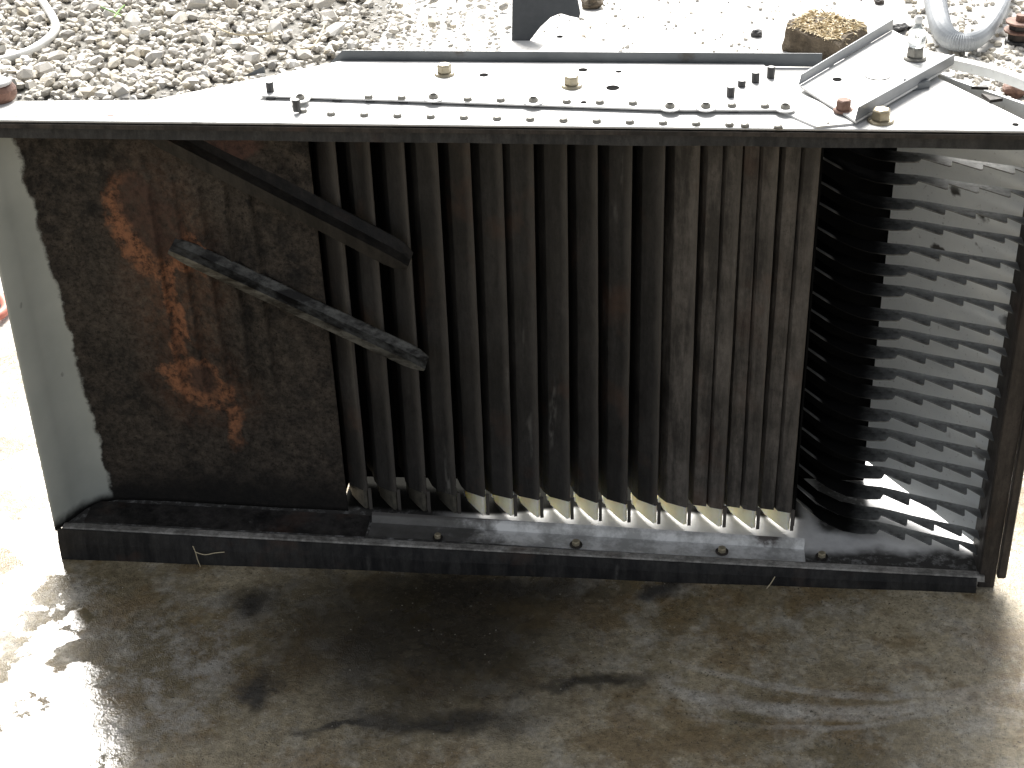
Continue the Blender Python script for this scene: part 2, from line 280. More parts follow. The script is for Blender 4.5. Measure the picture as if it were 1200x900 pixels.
# ------------------------------------------------------------ mesh helpers
def link(name,bm,mat,parent=None,smooth=False,bevel=0,seg=1):
    me=bpy.data.meshes.new(name); bmesh.ops.recalc_face_normals(bm,faces=bm.faces[:]); bm.to_mesh(me); bm.free()
    if smooth:
        for p in me.polygons: p.use_smooth=True
    if mat: me.materials.append(mat)
    o=bpy.data.objects.new(name,me); sc.collection.objects.link(o)
    if parent: o.parent=parent
    if bevel:
        b=o.modifiers.new('b','BEVEL'); b.width=bevel; b.segments=seg; b.limit_method='ANGLE'; b.angle_limit=R(35)
    return o
def tag(o,label=None,cat=None,group=None,kind=None):
    for k,v in (('label',label),('category',cat),('group',group),('kind',kind)):
        if v: o[k]=v
    return o
def empty(name,loc): 
    o=bpy.data.objects.new(name,None); sc.collection.objects.link(o); o.location=loc; o.empty_display_size=.05; return o
def bx(bm,a,b):
    vs=[bm.verts.new((x,y,z)) for x in (a[0],b[0]) for y in (a[1],b[1]) for z in (a[2],b[2])]
    for f in ((0,1,3,2),(4,6,7,5),(0,4,5,1),(2,3,7,6),(0,2,6,4),(1,5,7,3)): bm.faces.new([vs[i] for i in f])
def prism(bm,pts,vec):
    """closed polygon of 3d points swept by vec"""
    vec=Vector(vec); a=[bm.verts.new(p) for p in pts]; b=[bm.verts.new(Vector(p)+vec) for p in pts]; n=len(a)
    bm.faces.new(a); bm.faces.new(b[::-1])
    for i in range(n): bm.faces.new((a[i],b[i],b[(i+1)%n],a[(i+1)%n]))
def sheet(bm,prof,th,a,b,f,seg=1):
    """bent sheet: open 2d profile with thickness, swept from a to b; f(u,v,w) -> 3d point"""
    n=len(prof); P=[Vector(p) for p in prof]; off=[]
    for i in range(n):
        d=((P[i+1]-P[i]) if i<n-1 else (P[i]-P[i-1])).normalized(); e=((P[i]-P[i-1]) if i else d).normalized()
        nn=Vector((-(d+e).y,(d+e).x)).normalized(); k=1/max(.5,nn.dot(Vector((-d.y,d.x)))); off.append(P[i]+nn*th*k)
    loop=P+off[::-1]; rows=[]
    for s in range(seg+1):
        w=a+(b-a)*s/seg; rows.append([bm.verts.new(f(p.x,p.y,w)) for p in loop])
    m=len(loop)
    for s in range(seg):
        for i in range(m): bm.faces.new((rows[s][i],rows[s][(i+1)%m],rows[s+1][(i+1)%m],rows[s+1][i]))
    for r in (rows[0],rows[-1]):
        for i in range(n-1): bm.faces.new((r[i],r[i+1],r[m-2-i],r[m-1-i]))
def lathe(bm,prof,c,seg=12,hexa=False,axis='z',rot=0):
    rings=[]; c=Vector(c)
    for r,h in prof:
        ring=[]
        for k in range(seg):
            t=rot+2*math.pi*k/seg; q=Vector((r*math.cos(t),r*math.sin(t),h))
            if axis=='y': q=Vector((q.x,-q.z,q.y))
            ring.append(bm.verts.new(c+q))
        rings.append(ring)
    for a,b in zip(rings,rings[1:]):
        for k in range(seg): bm.faces.new((a[k],a[(k+1)%seg],b[(k+1)%seg],b[k]))
    bm.faces.new(rings[0][::-1]); bm.faces.new(rings[-1])
def tube(bm,pts,r,seg=10,radf=None):
    pts=[Vector(p) for p in pts]; rings=[]; up=Vector((0,0,1))
    for i,p in enumerate(pts):
        d=(pts[min(i+1,len(pts)-1)]-pts[max(i-1,0)]).normalized(); a=d.cross(up)
        if a.length<.01: a=d.cross(Vector((1,0,0)))
        a.normalize(); b=a.cross(d); rr=radf(i) if radf else r
        rings.append([bm.verts.new(p+(a*math.cos(2*math.pi*k/seg)+b*math.sin(2*math.pi*k/seg))*rr) for k in range(seg)])
    for A,B in zip(rings,rings[1:]):
        for k in range(seg): bm.faces.new((A[k],A[(k+1)%seg],B[(k+1)%seg],B[k]))
    bm.faces.new(rings[0][::-1]); bm.faces.new(rings[-1])
def spline(pts,n):
    pts=[Vector(p) for p in pts]; out=[]; P=[pts[0]]+pts+[pts[-1]]
    for i in range(1,len(P)-2):
        for k in range(n):
            t=k/n; a,b,c,d=P[i-1],P[i],P[i+1],P[i+2]
            out.append(.5*((2*b)+(c-a)*t+(2*a-5*b+4*c-d)*t*t+(3*b-a-3*c+d)*t**3))
    out.append(pts[-1]); return out
def copy(o,parent,loc=None):
    c=o.copy(); sc.collection.objects.link(c); c.parent=parent
    if loc is not None: c.location=loc
    return c
# ------------------------------------------------------------ ground
bm=bmesh.new(); n=40
V={}
for i in range(2):
    for j in range(2): V[i,j]=bm.verts.new((-60+120*i,-40+140*j,0))
bm.faces.new((V[0,0],V[1,0],V[1,1],V[0,1]))
ground=tag(link('ground',bm,m_ground),kind='structure')
# ------------------------------------------------------------ the sieve frame
T=empty('sieve_frame',(0,.1,0)); tag(T,'grimy steel harvester sieve frame standing on its long side on the wet concrete','sieve frame')
def part(name,bm,mat,parent=T,**k):
    o=link(name,bm,mat,parent,**k)
    if parent is T: o.location=(0,-.1,0)
    return o
XL,XR=-.664,.676; ZT=.69
def zf(x): return .030-.015*x/.66          # floor sheet of the frame, slightly tilted
# top side sheet
ol=[(-.675,-.001),(.70,-.001)]
rear=[onz(1200,140,ZT),onz(1100,91,ZT)]
rear=[(.70,.045),(rear[0].x,rear[0].y),(rear[1].x,rear[1].y),(.55,.238),(.425,.238),(.42,.204),(-.233,.204),(-.331,.148),(-.446,.071),(-.675,.06)]
pts=[(x,y,ZT-.003) for x,y in ol+rear]
bm=bmesh.new(); prism(bm,pts,(0,0,.003)); top=part('top_sheet',bm,m_top,bevel=.0008)
# front rim under its edge: a folded lip
bm=bmesh.new(); sheet(bm,[(.018,-.007),(.003,-.008),(.001,-.0212),(.012,-.0222)],.0015,-.675,.70,lambda u,v,w:(w,u,ZT-.0035+v),30)
for v in bm.verts: v.co.z+=.0012*noise.noise(v.co*9); v.co.y+=.0012*noise.noise(v.co*7+Vector((5,5,5)))
part('front_rim',bm,mat_dirt_steel('grey rim steel',(.017,.0175,.018),(.046,.045,.044),.2))
# upper edge: thin rolled lip line
bm=bmesh.new(); sheet(bm,[(-.004,-.0005),(-.0045,-.006)],.0012,-.675,.70,lambda u,v,w:(w,u,ZT-.0035+v),20)
part('rim_lip',bm,m_frame)
# rear flange standing up along the back edge
a=onz(390,73,ZT); b=onz(965,80,ZT)
bm=bmesh.new(); prism(bm,[(-.243,.206,ZT),(.405,.206,ZT),(.405,.206,ZT+.018),(-.225,.206,ZT+.018)],(0,.002,0))
fl=part('rear_flange',bm,m_flange,bevel=.0005)
bm=bmesh.new(); l=[onz(282,91,ZT),onz(310,85,ZT),onz(310,80,ZT)]
prism(bm,[(l[0].x,.152,ZT),(l[1].x,.152+.017,ZT),(l[1].x,.152+.017,ZT+.009)],(.001,.002,0)); part('bent_tab',bm,m_flange)
# second sheet riveted on top, its front edge gives the dark seam with the notched tabs
s0,s1,s2=[onz(*p,ZT+.0025) for p in ((303,114),(800,131),(925,131))]
pl=[(s0.x,s0.y),(s1.x,s1.y),(s2.x,s2.y),(s2.x+.005,.10),(.33,.201),(-.228,.201),(-.30,.152)]
bm=bmesh.new(); prism(bm,[(x,y,ZT+.0031) for x,y in pl],(0,0,.0022)); ov=part('riveted_sheet',bm,m_top)
d=(s2-s0).normalized(); tabm=None
for k in range(15):
    px=318+38.7*k
    p=onz(px,114+ (px-303)*.0345,ZT+.001)
    yy=s0.y+(p.x-s0.x)*(s2.y-s0.y)/(s2.x-s0.x)
    if tabm is None:
        bm=bmesh.new(); w_=.006; bx(bm,(-w_,-.003,0),(w_,.004,.0026)); tabm=part('slat_tab',bm,m_stud,ov,bevel=.001)
        t=tabm
    else: t=copy(tabm,ov)
    t.location=(p.x,yy,ZT+.0003)
# rivets
bm=bmesh.new(); lathe(bm,[(.0056,0),(.0056,.0018),(.0042,.0036),(.001,.0042)],(0,0,0),12); rv=link('rivet',bm,m_rivet,top,smooth=True)
first=True
for k in range(13):
    for (px,py,zz,par) in ((432+38.7*k,114.5+.9*k,ZT+.0053,ov),(388+38.9*k,134.5+1.05*k,ZT,top)):
        if par is ov and any(abs(px-q)<14 for q in (508,625,785,827,920)): continue
        if px>985: continue
        p=onz(px,py,zz); 
        if first: t=rv; t.parent=par; first=False
        else: t=copy(rv,par)
        t.location=p
for px,py in ((355,131),(912,150),(968,147),(873,148)):
    t=copy(rv,top); t.location=onz(px,py,ZT)
# holes: dark discs recessed in a thin ring
def hole(px,py,r,z=ZT,par=top,name='hole'):
    bm=bmesh.new(); lathe(bm,[(r,0),(r,.0006)],(0,0,0),16); o=link(name,bm,m_void,par); o.location=onz(px,py,z); return o
for px,py,r in ((718,103,.0085),(684,120,.004),(567,88,.006),(725,84,.004),(683,82,.006),(1190,146,.004)): hole(px,py,r,ZT+.0053 if px<800 else ZT+.0002,ov if px<800 else top)
# flat washers with screws along the seam
def screw(px,py,z=ZT+.0053):
    p=onz(px,py,z); bm=bmesh.new(); lathe(bm,[(.0125,0),(.0125,.0018),(.006,.0022)],(0,0,0),20); o=link('washer',bm,m_top,T); o.location=p-Vector((0,.1,0))
    bm=bmesh.new(); lathe(bm,[(.0062,.002),(.0062,.0045),(.004,.0065),(.0025,.0035)],(0,0,0),14); link('screw_head',bm,m_rivet,o)
for p in ((352,117),(508,116),(625,120),(785,127),(827,127),(920,128)): screw(*p)
# hex bolts
def bolt(px,py,z,r=.0095,h=.011,mat=m_zinc,washer=.0135,parent=T,off=Vector((0,.1,0)),m2=None):
    p=onz(px,py,z)-off
    bm=bmesh.new(); lathe(bm,[(r*.95,.003),(r,.0035),(r,h*.85+.003),(r*.8,h+.003)],(0,0,0),6,rot=.3); o=link('hex_bolt',bm,mat,parent,bevel=.0006); o.location=p
    bm=bmesh.new(); lathe(bm,[(washer,0),(washer,.0018),(washer*.9,.003),(r*.5,.0031)],(0,0,0),22); link('washer',bm,m2 or mat,o,smooth=False)
    return o
for px,py,z in ((521,87,ZT+.0053),(670,101,ZT+.0053)): bolt(px,py,z)
bolt(988,130,ZT+.005,.0095,.012,m_rust,.012)
bolt(1032,142,ZT,.0115,.013,m_zinc,.016)
bb=bolt(1072,68,ZT+.008,.0115,.013,m_rivet,.015)
# studs
for px,py,h in ((317,109,.014),(348,130,.014),(856,115,.014),(885,98,.014),(903,93,.016),(869,103,.009)):
    bm=bmesh.new(); lathe(bm,[(.0052,0),(.0052,h),(.0045,h+.001)],(0,0,0),12); o=link('stud',bm,m_stud,T); o.location=onz(px,py,ZT+.003)-Vector((0,.1,0))
# big rounded boss at the far left end, paint rubbed to rust round it
p=onz(-2,116,ZT); bm=bmesh.new(); lathe(bm,[(.022,0),(.025,.006),(.025,.014),(.021,.020),(.012,.022)],(0,0,0),24); o=link('boss',bm,m_rust,T,smooth=False); o.location=p-Vector((0,.1,0))
bm=bmesh.new(); lathe(bm,[(.021,0),(.016,.004),(.004,.006)],(0,0,.0215),24); link('cap',bm,m_top,o,smooth=True)
for px,py,rx,ry in ((22,130,.016,.022),(132,132,.012,.007),(170,133,.009,.005)):
    p=onz(px,py,ZT+.0006); bm=bmesh.new(); pts=[]
    for k in range(18):
        t=2*math.pi*k/18; q=1+.25*math.sin(3*t+px)+.15*random.random(); pts.append((p.x+rx*q*math.cos(t),p.y+ry*q*math.sin(t),ZT+.0002))
    prism(bm,pts,(0,0,.0005)); part('rust_flake',bm,simple('rust bloom',(.48,.27,.22),(.62,.5,.45),.8,0,90))
# diagonal sheet seam at the right
bm=bmesh.new(); q=[onz(x,y,ZT+.001) for x,y in ((862,109),(886,119),(957,150),(1000,146),(962,122),(910,100))]
prism(bm,[(v.x,v.y,ZT+.0001) for v in q],(0,0,.0030)); part('diagonal_patch',bm,m_top)
# bracket with two upturned flanges
br=[onz(x,y,ZT+.006) for x,y in ((937,101),(1003,143),(1118,76),(1046,36))]
bm=bmesh.new(); prism(bm,[(v.x,v.y,ZT+.0042) for v in br],(0,0,.0028)); bk=part('bracket',bm,m_top)
def flange(p,q,h0,h1):
    p=Vector((p.x,p.y,ZT+.0072)); q=Vector((q.x,q.y,ZT+.0072)); d=(q-p).normalized(); nn=Vector((-d.y,d.x,0))*.0022
    b2=bmesh.new(); prism(b2,[p,q,q+Vector((0,0,h1)),p+Vector((0,0,h0))+d*.006],nn); return link('bracket_flange',b2,m_bracket,bk,bevel=.0005)
flange(br[0],br[3],.013,.015); flange(br[1],br[2],.016,.013)
for px,py,r in ((981,93,.006),): hole(px,py,r,ZT+.0073,bk)
bm=bmesh.new(); p=onz(1028,88,ZT+.0072); lathe(bm,[(.017,0),(.017,.0005)],(0,0,0),24); o=link('round_hole',bm,m_frame,bk); o.location=p
bm=bmesh.new(); lathe(bm,[(.0165,.0008),(.0165,.0012)],(0,-.0012,0),24); o=link('hole_floor',bm,m_top,bk); o.location=p
# lug under the bracket on the right, and the long bar running off to the right
bm=bmesh.new(); p=onz(1075,102,ZT); bx(bm,(-.014,-.010,0),(.012,.012,.010)); o=part('lug',bm,m_flange,bevel=.001); o.location=p-Vector((0,.1,0)); o.rotation_euler.z=.5
ptsb=spline([onz(1086,64,ZT+.006),onz(1130,73,ZT+.006),onz(1172,84,ZT+.006),onz(1225,104,ZT+.006)],6)
bm=bmesh.new()
for A,B in zip(ptsb,ptsb[1:]):
    d=(B-A).normalized(); nn=Vector((-d.y,d.x,0))*.014; prism(bm,[A,B,B+nn,A+nn],(0,0,-.013))
bmesh.ops.remove_doubles(bm,verts=bm.verts,dist=.0002)
part('side_bar',bm,m_top)
for pp in (((1138,104),(1156,102),(1158,105)),((1150,112),(1175,118),(1160,120))):
    q=[onz(x,y,ZT+.001) for x,y in pp]; bm=bmesh.new(); prism(bm,[(v.x,v.y,ZT+.0002) for v in q],(0,0,.004)); part('torn_edge',bm,m_frame)
# bottom side sheet with front lip
bm=bmesh.new()
prism(bm,[(XL+.004,.004,0),(XR-.012,.004,0),(XR-.012,.29,0),(-.26,.29,0),(-.26,.10,0),(XL+.004,.10,0)],(0,0,.002))
for v in bm.verts: v.co.z+=zf(v.co.x)
part('bottom_sheet',bm,m_floor)
# lip: thin light folded edge
bm=bmesh.new(); sheet(bm,[(.0225,.0045),(.016,.0085),(.006,.0085),(.0015,.002)],.0015,XL+.006,XR-.012,lambda u,v,w:(w,u,zf(w)+v-.001),24)
for v in bm.verts: v.co.z+=.0006*noise.noise(v.co*11)
part('front_lip',bm,mat_dirt_steel('rubbed lip steel',(.12,.115,.105),(.30,.29,.27),.9))
# black outer flange toward the camera
bm=bmesh.new(); cols=[]
for i in range(41):
    x=XL-.001+(1.318)*i/40; nz=Vector((x*6,0,0)); wv=.0022*noise.noise(nz)
    zt=max(zf(x)+.006,.018); col=[(x,.002,zt),(x,-.0025+wv,zt*.55),(x,-.004+wv,.003),(x,-.004+wv,0.0),(x,.004,0.0),(x,.006,zt-.001)]
    cols.append([bm.verts.new(c) for c in col])
for A,B in zip(cols,cols[1:]):
    for k in range(6): bm.faces.new((A[k],A[(k+1)%6],B[(k+1)%6],B[k]))
bm.faces.new(cols[0]); bm.faces.new(cols[-1][::-1])
part('outer_flange',bm,m_black)
# long angle strip bolted on the floor sheet
x0,x1=-.21,.418
bm=bmesh.new(); sheet(bm,[(.071,.016),(.066,.013),(.062,.003),(.030,.003)],.002,x0,x1,lambda u,v,w:(w,u-.010*(w-x0)/(x1-x0),zf(w)+v),16)
strip=part('angle_strip',bm,mat_strip())
bm=bmesh.new(); sheet(bm,[(.078,.004),(.028,.002)],.0015,XL+.03,x0-.004,lambda u,v,w:(w,u,zf(w)+v),10)
part('floor_strip',bm,mat_dirt_steel('greasy floor strip steel',(.010,.0095,.009),(.035,.032,.030),.3))
for px,py,r in ((675,638,.0062),(846,646,.0062),(513,630,.005),(963,652,.006)):
    p=onz(px,py,zf(ony(px,py,.05).x)+.0055); bm=bmesh.new(); lathe(bm,[(r,0),(r,.006),(r*.8,.007)],(0,0,0),6,rot=.4); o=link('hex_bolt',bm,m_zinc,T,bevel=.0005); o.location=p-Vector((0,.1,0))
    bm=bmesh.new(); lathe(bm,[(r*1.5,-.001),(r*1.5,.0006)],(0,0,0),16); link('washer',bm,m_frame,o)
# right end frame post: channel + outer flange, a little short of the ground
def px_col(y0): pass
bm=bmesh.new(); prism(bm,[(.657,.010,zf(.66)-.016),(.680,.010,zf(.66)-.016),(.682,.010,ZT-.004),(.658,.010,ZT-.004)],(0,.004,0)); bx(bm,(.657,.0145,.012),(.660,.075,ZT-.004)); part('end_post',bm,m_frame,bevel=.0015)
bm=bmesh.new(); prism(bm,[(.6808,.004,.020),(.693,.004,.020),(.695,.004,ZT-.004),(.6825,.004,ZT-.004)],(0,.012,0)); part('end_flange',bm,m_frame,bevel=.002)
# ---- feed pan (left): bent sheet with pale margin, shallow ribs in the middle
prof=[(XL-.004,.002),(XL-.0005,.004),(-.650,.040),(-.640,.062),(-.622,.080),(-.600,.088),(-.560,.090),(-.252,.090)]
bm=bmesh.new(); nx=150; nz=90; grid=[]
def prof_y(x):
    for (a0,b0),(a1,b1) in zip(prof,prof[1:]):
        if a0<=x<=a1: return b0+(b1-b0)*(x-a0)/(a1-a0)
    return .09
xs=[p[0] for p in prof[:6]]+[-.600+(.35)*i/nx for i in range(1,nx+1)]
def rib(x,z):
    e=0
    if -.50<x<-.30:
        ph=(x+.50)/.034; f=ph-math.floor(ph)
        tri=(f/.85 if f<.85 else (1-f)/.15)
        e=tri*.012*max(0,min(1,(z-.20)/.08))*max(0,min(1,(.60-z)/.05))*max(0,min(1,(x+.50)/.02))*max(0,min(1,(-.30-x)/.03))
    return e
for i,x in enumerate(xs):
    col=[]
    for j in range(nz+1):
        z=zf(x)+.002+(ZT-.008-zf(x))*j/nz; y=(prof_y(x)-rib(x,z))*(1-.27*z/ZT)
        if x>-.61: y+=.0018*noise.noise(Vector((x*12,z*12,0)))
        col.append(bm.verts.new((x,y,z)))
    grid.append(col)
for a_,b_ in zip(grid,grid[1:]):
    for j in range(nz): bm.faces.new((a_[j],b_[j],b_[j+1],a_[j+1]))
pan=part('feed_pan',bm,m_pan,smooth=True); s_=pan.modifiers.new('s','SOLIDIFY'); s_.thickness=.002; s_.offset=1
# dark wall added behind the slats against sun leaks, lower edge cut to steer light
bm=bmesh.new(); prism(bm,[(-.262,.1665,.046),(-.080,.1665,.048),(-.066,.1665,.080),(.402,.1665,.074),(.402,.1665,ZT-.004),(-.262,.1665,ZT-.004)],(0,.0025,0)); part('sun_block_wall',bm,m_backplate)
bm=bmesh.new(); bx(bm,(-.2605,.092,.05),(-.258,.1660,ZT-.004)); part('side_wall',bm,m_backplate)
# ---- deflector bars: angles standing proud of the pan
def deflect(p0,p1,w,h,mat,point):
    p0=Vector(p0); p1=Vector(p1); d=(p1-p0).normalized(); up_=Vector((-d.z,0,d.x)); 
    if up_.z<0: up_=-up_
    bm=bmesh.new()
    # cross-section: lower lip, sloping face, narrow top web running back to the pan
    sec=[(-w*.5,.010),(-w*.42,0),(w*.12,-.004),(w*.20,.012),(w*.5,.022)]
    sec=[(u,v) for u,v in sec]; L=(p1-p0).length; rows=[]
    n_=26; th=.0022
    loop=sec+[(u,v+th) for u,v in sec[::-1]]
    for i in range(n_+1):
        t=i/n_; k=1
        if t<.06: k=.55+.45*t/.06
        if t>.95: k=.45+.55*(1-t)/.05
        c=p0+d*L*t; rows.append([bm.verts.new(c+up_*u*k+Vector((0,v*h,0))) for u,v in loop])
    m_=len(loop)
    for a_,b_ in zip(rows,rows[1:]):
        for k in range(m_): bm.faces.new((a_[k],a_[(k+1)%m_],b_[(k+1)%m_],b_[k]))
    for r_ in (rows[0],rows[-1]):
        for k in range(len(sec)-1): bm.faces.new((r_[k],r_[k+1],r_[m_-2-k],r_[m_-1-k]))
    return part('deflector_bar',bm,mat)
q0,q1=ony(166,150,.046),ony(478,312,.046); deflect(q0,q1,.034,1.1,m_bar,1)
q0,q1=ony(198,293,.042),ony(498,432,.042); deflect(q0,q1,.024,1.0,m_bar2,1)
# ---- louvre slats
xr=[-.217,-.174,-.130,-.085,-.043,-.002,.037,.081,.122,.164,.207,.251,.302,.350,.399]
HOLD={}
for i,x in enumerate(xr):
    pitch=(xr[i]-xr[i-1]) if i else .042
    wide=pitch>.046; key='w' if wide else 'n'
    zb=zf(x)+.024; 
    if (key,i>=11) not in HOLD:
        p_=pitch; bm=bmesh.new()
        if wide: prof2=[(-p_*.98,.052),(-p_*.86,.024),(-p_*.80,.016),(-p_*.46,.010),(-p_*.42,.016),(-p_*.36,.007),(-.003,0),(0,.0015),(.0,.006)]
        else: prof2=[(-p_*1.25,.072),(-p_*1.0,.052),(-p_*.84,.0300),(-p_*.66,.0160),(-p_*.42,.0095),(-.003,0),(0,.0015),(.0,.006)]
        sheet(bm,prof2,.0016,0,ZT-.006-.081,lambda u,v,w:(u,v,w),24)
        bx(bm,(.0003,.0008,-.033),(.0050,.0030,.004))
        for v in bm.verts:
            k=.0010*noise.noise(Vector((v.co.x*25,v.co.z*7,3))); v.co.y+=k; v.co.x+=.0007*noise.noise(Vector((1,v.co.z*9,v.co.y*20)))
        o=part('slat',bm,m_slat_r if i>=11 else m_slat); HOLD[(key,i>=11)]=o
    else: o=copy(HOLD[(key,i>=11)],T)
    o.location=(x,.083-.1,zf(x)+.044); 
    jx=random.uniform(-1,1); o.rotation_euler=(random.uniform(-.004,.004),random.uniform(-.004,.004),(.03,.06,.0,.16,.12,.26,.28,.20,.08,.16,.06,.16,.18,.15,.19)[i])
# ---- ivory end blocks under the slats
bmB=bmesh.new()
prism(bmB,[(-.043,.066,0),(-.036,.068,0),(-.026,.050,0),(-.012,.030,0),(-.001,.018,0),(-.001,.006,0),(-.006,.004,0),(-.018,.018,0),(-.034,.040,0)],(0,0,.037))
blk=None
for i,x in enumerate(xr):
    if blk is None: blk=part('end_block',bmB,m_ivory_shade,bevel=.0012); o=blk
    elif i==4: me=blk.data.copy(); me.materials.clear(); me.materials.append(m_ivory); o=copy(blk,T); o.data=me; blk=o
    else: o=copy(blk,T)
    o.location=(x,.080-.1,zf(x)+.011); s=.93 if i<11 else 1.05; o.scale=(s,s,1)
    bm=bmesh.new(); lathe(bm,[(.0042,-.001),(.0046,.0),(.0046,.036),(.0036,.038)],(-.037,.058,0),10)
    if i==0: pin=link('pivot_pin',bm,m_ivory_shade,o)
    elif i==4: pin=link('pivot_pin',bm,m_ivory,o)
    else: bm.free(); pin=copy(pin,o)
# ---- right: rear plates and toothed fins
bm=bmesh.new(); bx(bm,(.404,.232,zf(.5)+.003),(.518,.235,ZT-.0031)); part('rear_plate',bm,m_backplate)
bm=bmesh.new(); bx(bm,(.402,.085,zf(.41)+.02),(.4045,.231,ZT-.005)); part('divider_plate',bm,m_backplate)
bm=bmesh.new(); prism(bm,[(.516,.2305,.062),(.6735,.058,.026),(.6735,.058,ZT-.0031),(.516,.2305,ZT-.0031)],(.003,.003,0)); part('end_sheet',bm,m_pale)
near=[(.406,.160),(.412,.154),(.426,.133),(.441,.112),(.455,.097),(.474,.083),(.498,.077),(.5175,.0775),(.5215,.079),(.5265,.0895)]
x=.5265
tips=[(.557,.066),(.5935,.056),(.6305,.045)]
vals=[(.563,.0815),(.599,.071),(.636,.061)]
for tp,vl in zip(tips,vals):
    near+=[tp,(tp[0]+.003,tp[1]+.001),(vl[0]-.0005,vl[1]-.001),vl]
near+=[(.6565,.037),(.6565,.060)]
farp=[(.640,.067),(.605,.0785),(.570,.0905),(.545,.1005),(.525,.107),(.503,.110),(.470,.120),(.440,.145),(.415,.185)]
zs=[.647,.615,.582,.549,.517,.484,.453,.421,.388,.357,.324,.293,.262,.230,.196,.163,.132,.098,.062,.034]
from mathutils.geometry import tessellate_polygon
bm=bmesh.new(); loop=[Vector((x,y,0)) for x,y in near+farp]; fa=[bm.verts.new(p) for p in loop]; fb=[bm.verts.new(p+Vector((0,0,.0016))) for p in loop]; m_=len(loop)
for t3 in tessellate_polygon([loop]):
    bm.faces.new([fa[i] for i in t3]); bm.faces.new([fb[i] for i in reversed(t3)])
for i in range(m_): bm.faces.new((fa[i],fb[i],fb[(i+1)%m_],fa[(i+1)%m_]))
fin=None
for i,z in enumerate(zs):
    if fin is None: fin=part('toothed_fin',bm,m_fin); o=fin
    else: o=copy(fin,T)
    o.location=(random.uniform(-.0012,.0012),-.1+random.uniform(-.0015,.0015),z-.0008)
    o.rotation_euler=(random.uniform(-.012,.012),random.uniform(-.006,.006),random.uniform(-.006,.006)); 
# ------------------------------------------------------------ gravel bed
bed=[(-2.7,1.5),(-1.1,1.5),(-.70,1.95),(-.56,2.25),(-.62,3.2),(-2.7,3.2)]
bm=bmesh.new(); prism(bm,[(x,y,.004) for x,y in bed],(0,0,.004))
m_bed=simple('gravel fines',(.12,.115,.10),(.26,.25,.23),.9,0,50,.8,.006)
bedo=tag(link('gravel_bed',bm,m_bed),kind='structure')
def stone_bm(seed,bm=None,Mx=None):
    rn=random.Random(seed); b=bm or bmesh.new(); vs=[]
    sx,sy,sz=rn.uniform(.8,1.35),rn.uniform(.7,1.1),rn.uniform(.5,.85)
    for k in range(13):
        zz=1-2*(k+.5)/13; rr=math.sqrt(1-zz*zz); t=k*2.4+rn.uniform(-.4,.4); q=rn.uniform(.82,1.12)
        v=Vector((rr*math.cos(t)*sx*q,rr*math.sin(t)*sy*q,zz*sz*q))
        if Mx: v=Mx@v
        vs.append(b.verts.new(v))
    r=bmesh.ops.convex_hull(b,input=vs)
    dead=[v for v in r['geom_interior'] if isinstance(v,bmesh.types.BMVert)]
    if dead: bmesh.ops.delete(b,geom=dead,context='VERTS')
    return b
smesh=[]
for s in range(14):
    b=stone_bm(100+s); me=bpy.data.meshes.new('stone'); bmesh.ops.recalc_face_normals(b,faces=b.faces[:]); b.to_mesh(me); b.free(); me.materials.append(m_stone); smesh.append(me)
def density(px):
    return 1 if px<400 else max(0,1-(px-400)/230)
rs=random.Random(3); placed=[]; cells={}
def free(x,y,r,k):
    cx,cy=int(x/.06),int(y/.06)
    for i in range(-1,2):
        for j in range(-1,2):
            for (a,b_,q) in cells.get((cx+i,cy+j),()):
                if (a-x)**2+(b_-y)**2<((r+q)*k)**2: return False
    return True
def put(x,y,r): placed.append((x,y,r)); cells.setdefault((int(x/.06),int(y/.06)),[]).append((x,y,r))
def rot(): return (rs.uniform(-.6,.6),rs.uniform(-.6,.6),rs.uniform(0,6.28))
cnt=0; tries=0
while cnt<300 and tries<12000:
    tries+=1
    px=rs.uniform(-10,640); py=rs.uniform(-15,118); 
    if py>118-max(0,(px-180))*.22: continue
    if rs.random()>density(px)**.6: continue
    p=onz(px,py,.0); r=rs.choice((.012,.014,.015,.017,.019,.023,.029)) if px<420 else rs.choice((.009,.012,.015))
    if not free(p.x,p.y,r,.80): continue
    put(p.x,p.y,r)
    o=bpy.data.objects.new('stone',rs.choice(smesh)); sc.collection.objects.link(o); o.parent=bedo
    o.location=(p.x,p.y,.008+r*rs.uniform(.35,.9)); o.rotation_euler=rot(); o.scale=(r*1.05,r,r*rs.uniform(.7,1.05)); cnt+=1
V_=[];F_=[];tone=[]
bms=[stone_bm(300+s) for s in range(10)]
raw=[([v.co.copy() for v in b.verts],(b.verts.index_update(),[tuple(v.index for v in f.verts) for f in b.faces])[1]) for b in bms]
for b in bms: b.free()
from mathutils import Euler
for k in range(5200):
    px=rs.uniform(-60,760); py=rs.uniform(-60,125)
    if px>640 and rs.random()<.8: continue
    if rs.random()>density(px)*.97+.05: continue
    p=onz(px,py,0); 
    if p.y<1.5: continue
    r=rs.uniform(.005,.017) if px<430 else rs.uniform(.003,.010)
    vs,fs=rs.choice(raw); Mx=Euler(rot()).to_matrix(); b0=len(V_)
    zz=.006+r*.4+(rs.uniform(0,.012) if px<430 else 0)
    for v in vs: V_.append(tuple(Mx@(v*r)+Vector((p.x,p.y,zz))))
    t_=rs.random()
    for f in fs: F_.append(tuple(i+b0 for i in f)); tone.append(t_)
me=bpy.data.meshes.new('gravel'); me.from_pydata(V_,[],F_); at_=me.attributes.new('tone','FLOAT','FACE'); at_.data.foreach_set('value',tone); me.materials.append(m_stones)
o=bpy.data.objects.new('gravel',me); sc.collection.objects.link(o); o.parent=bedo; o['kind']='stuff'
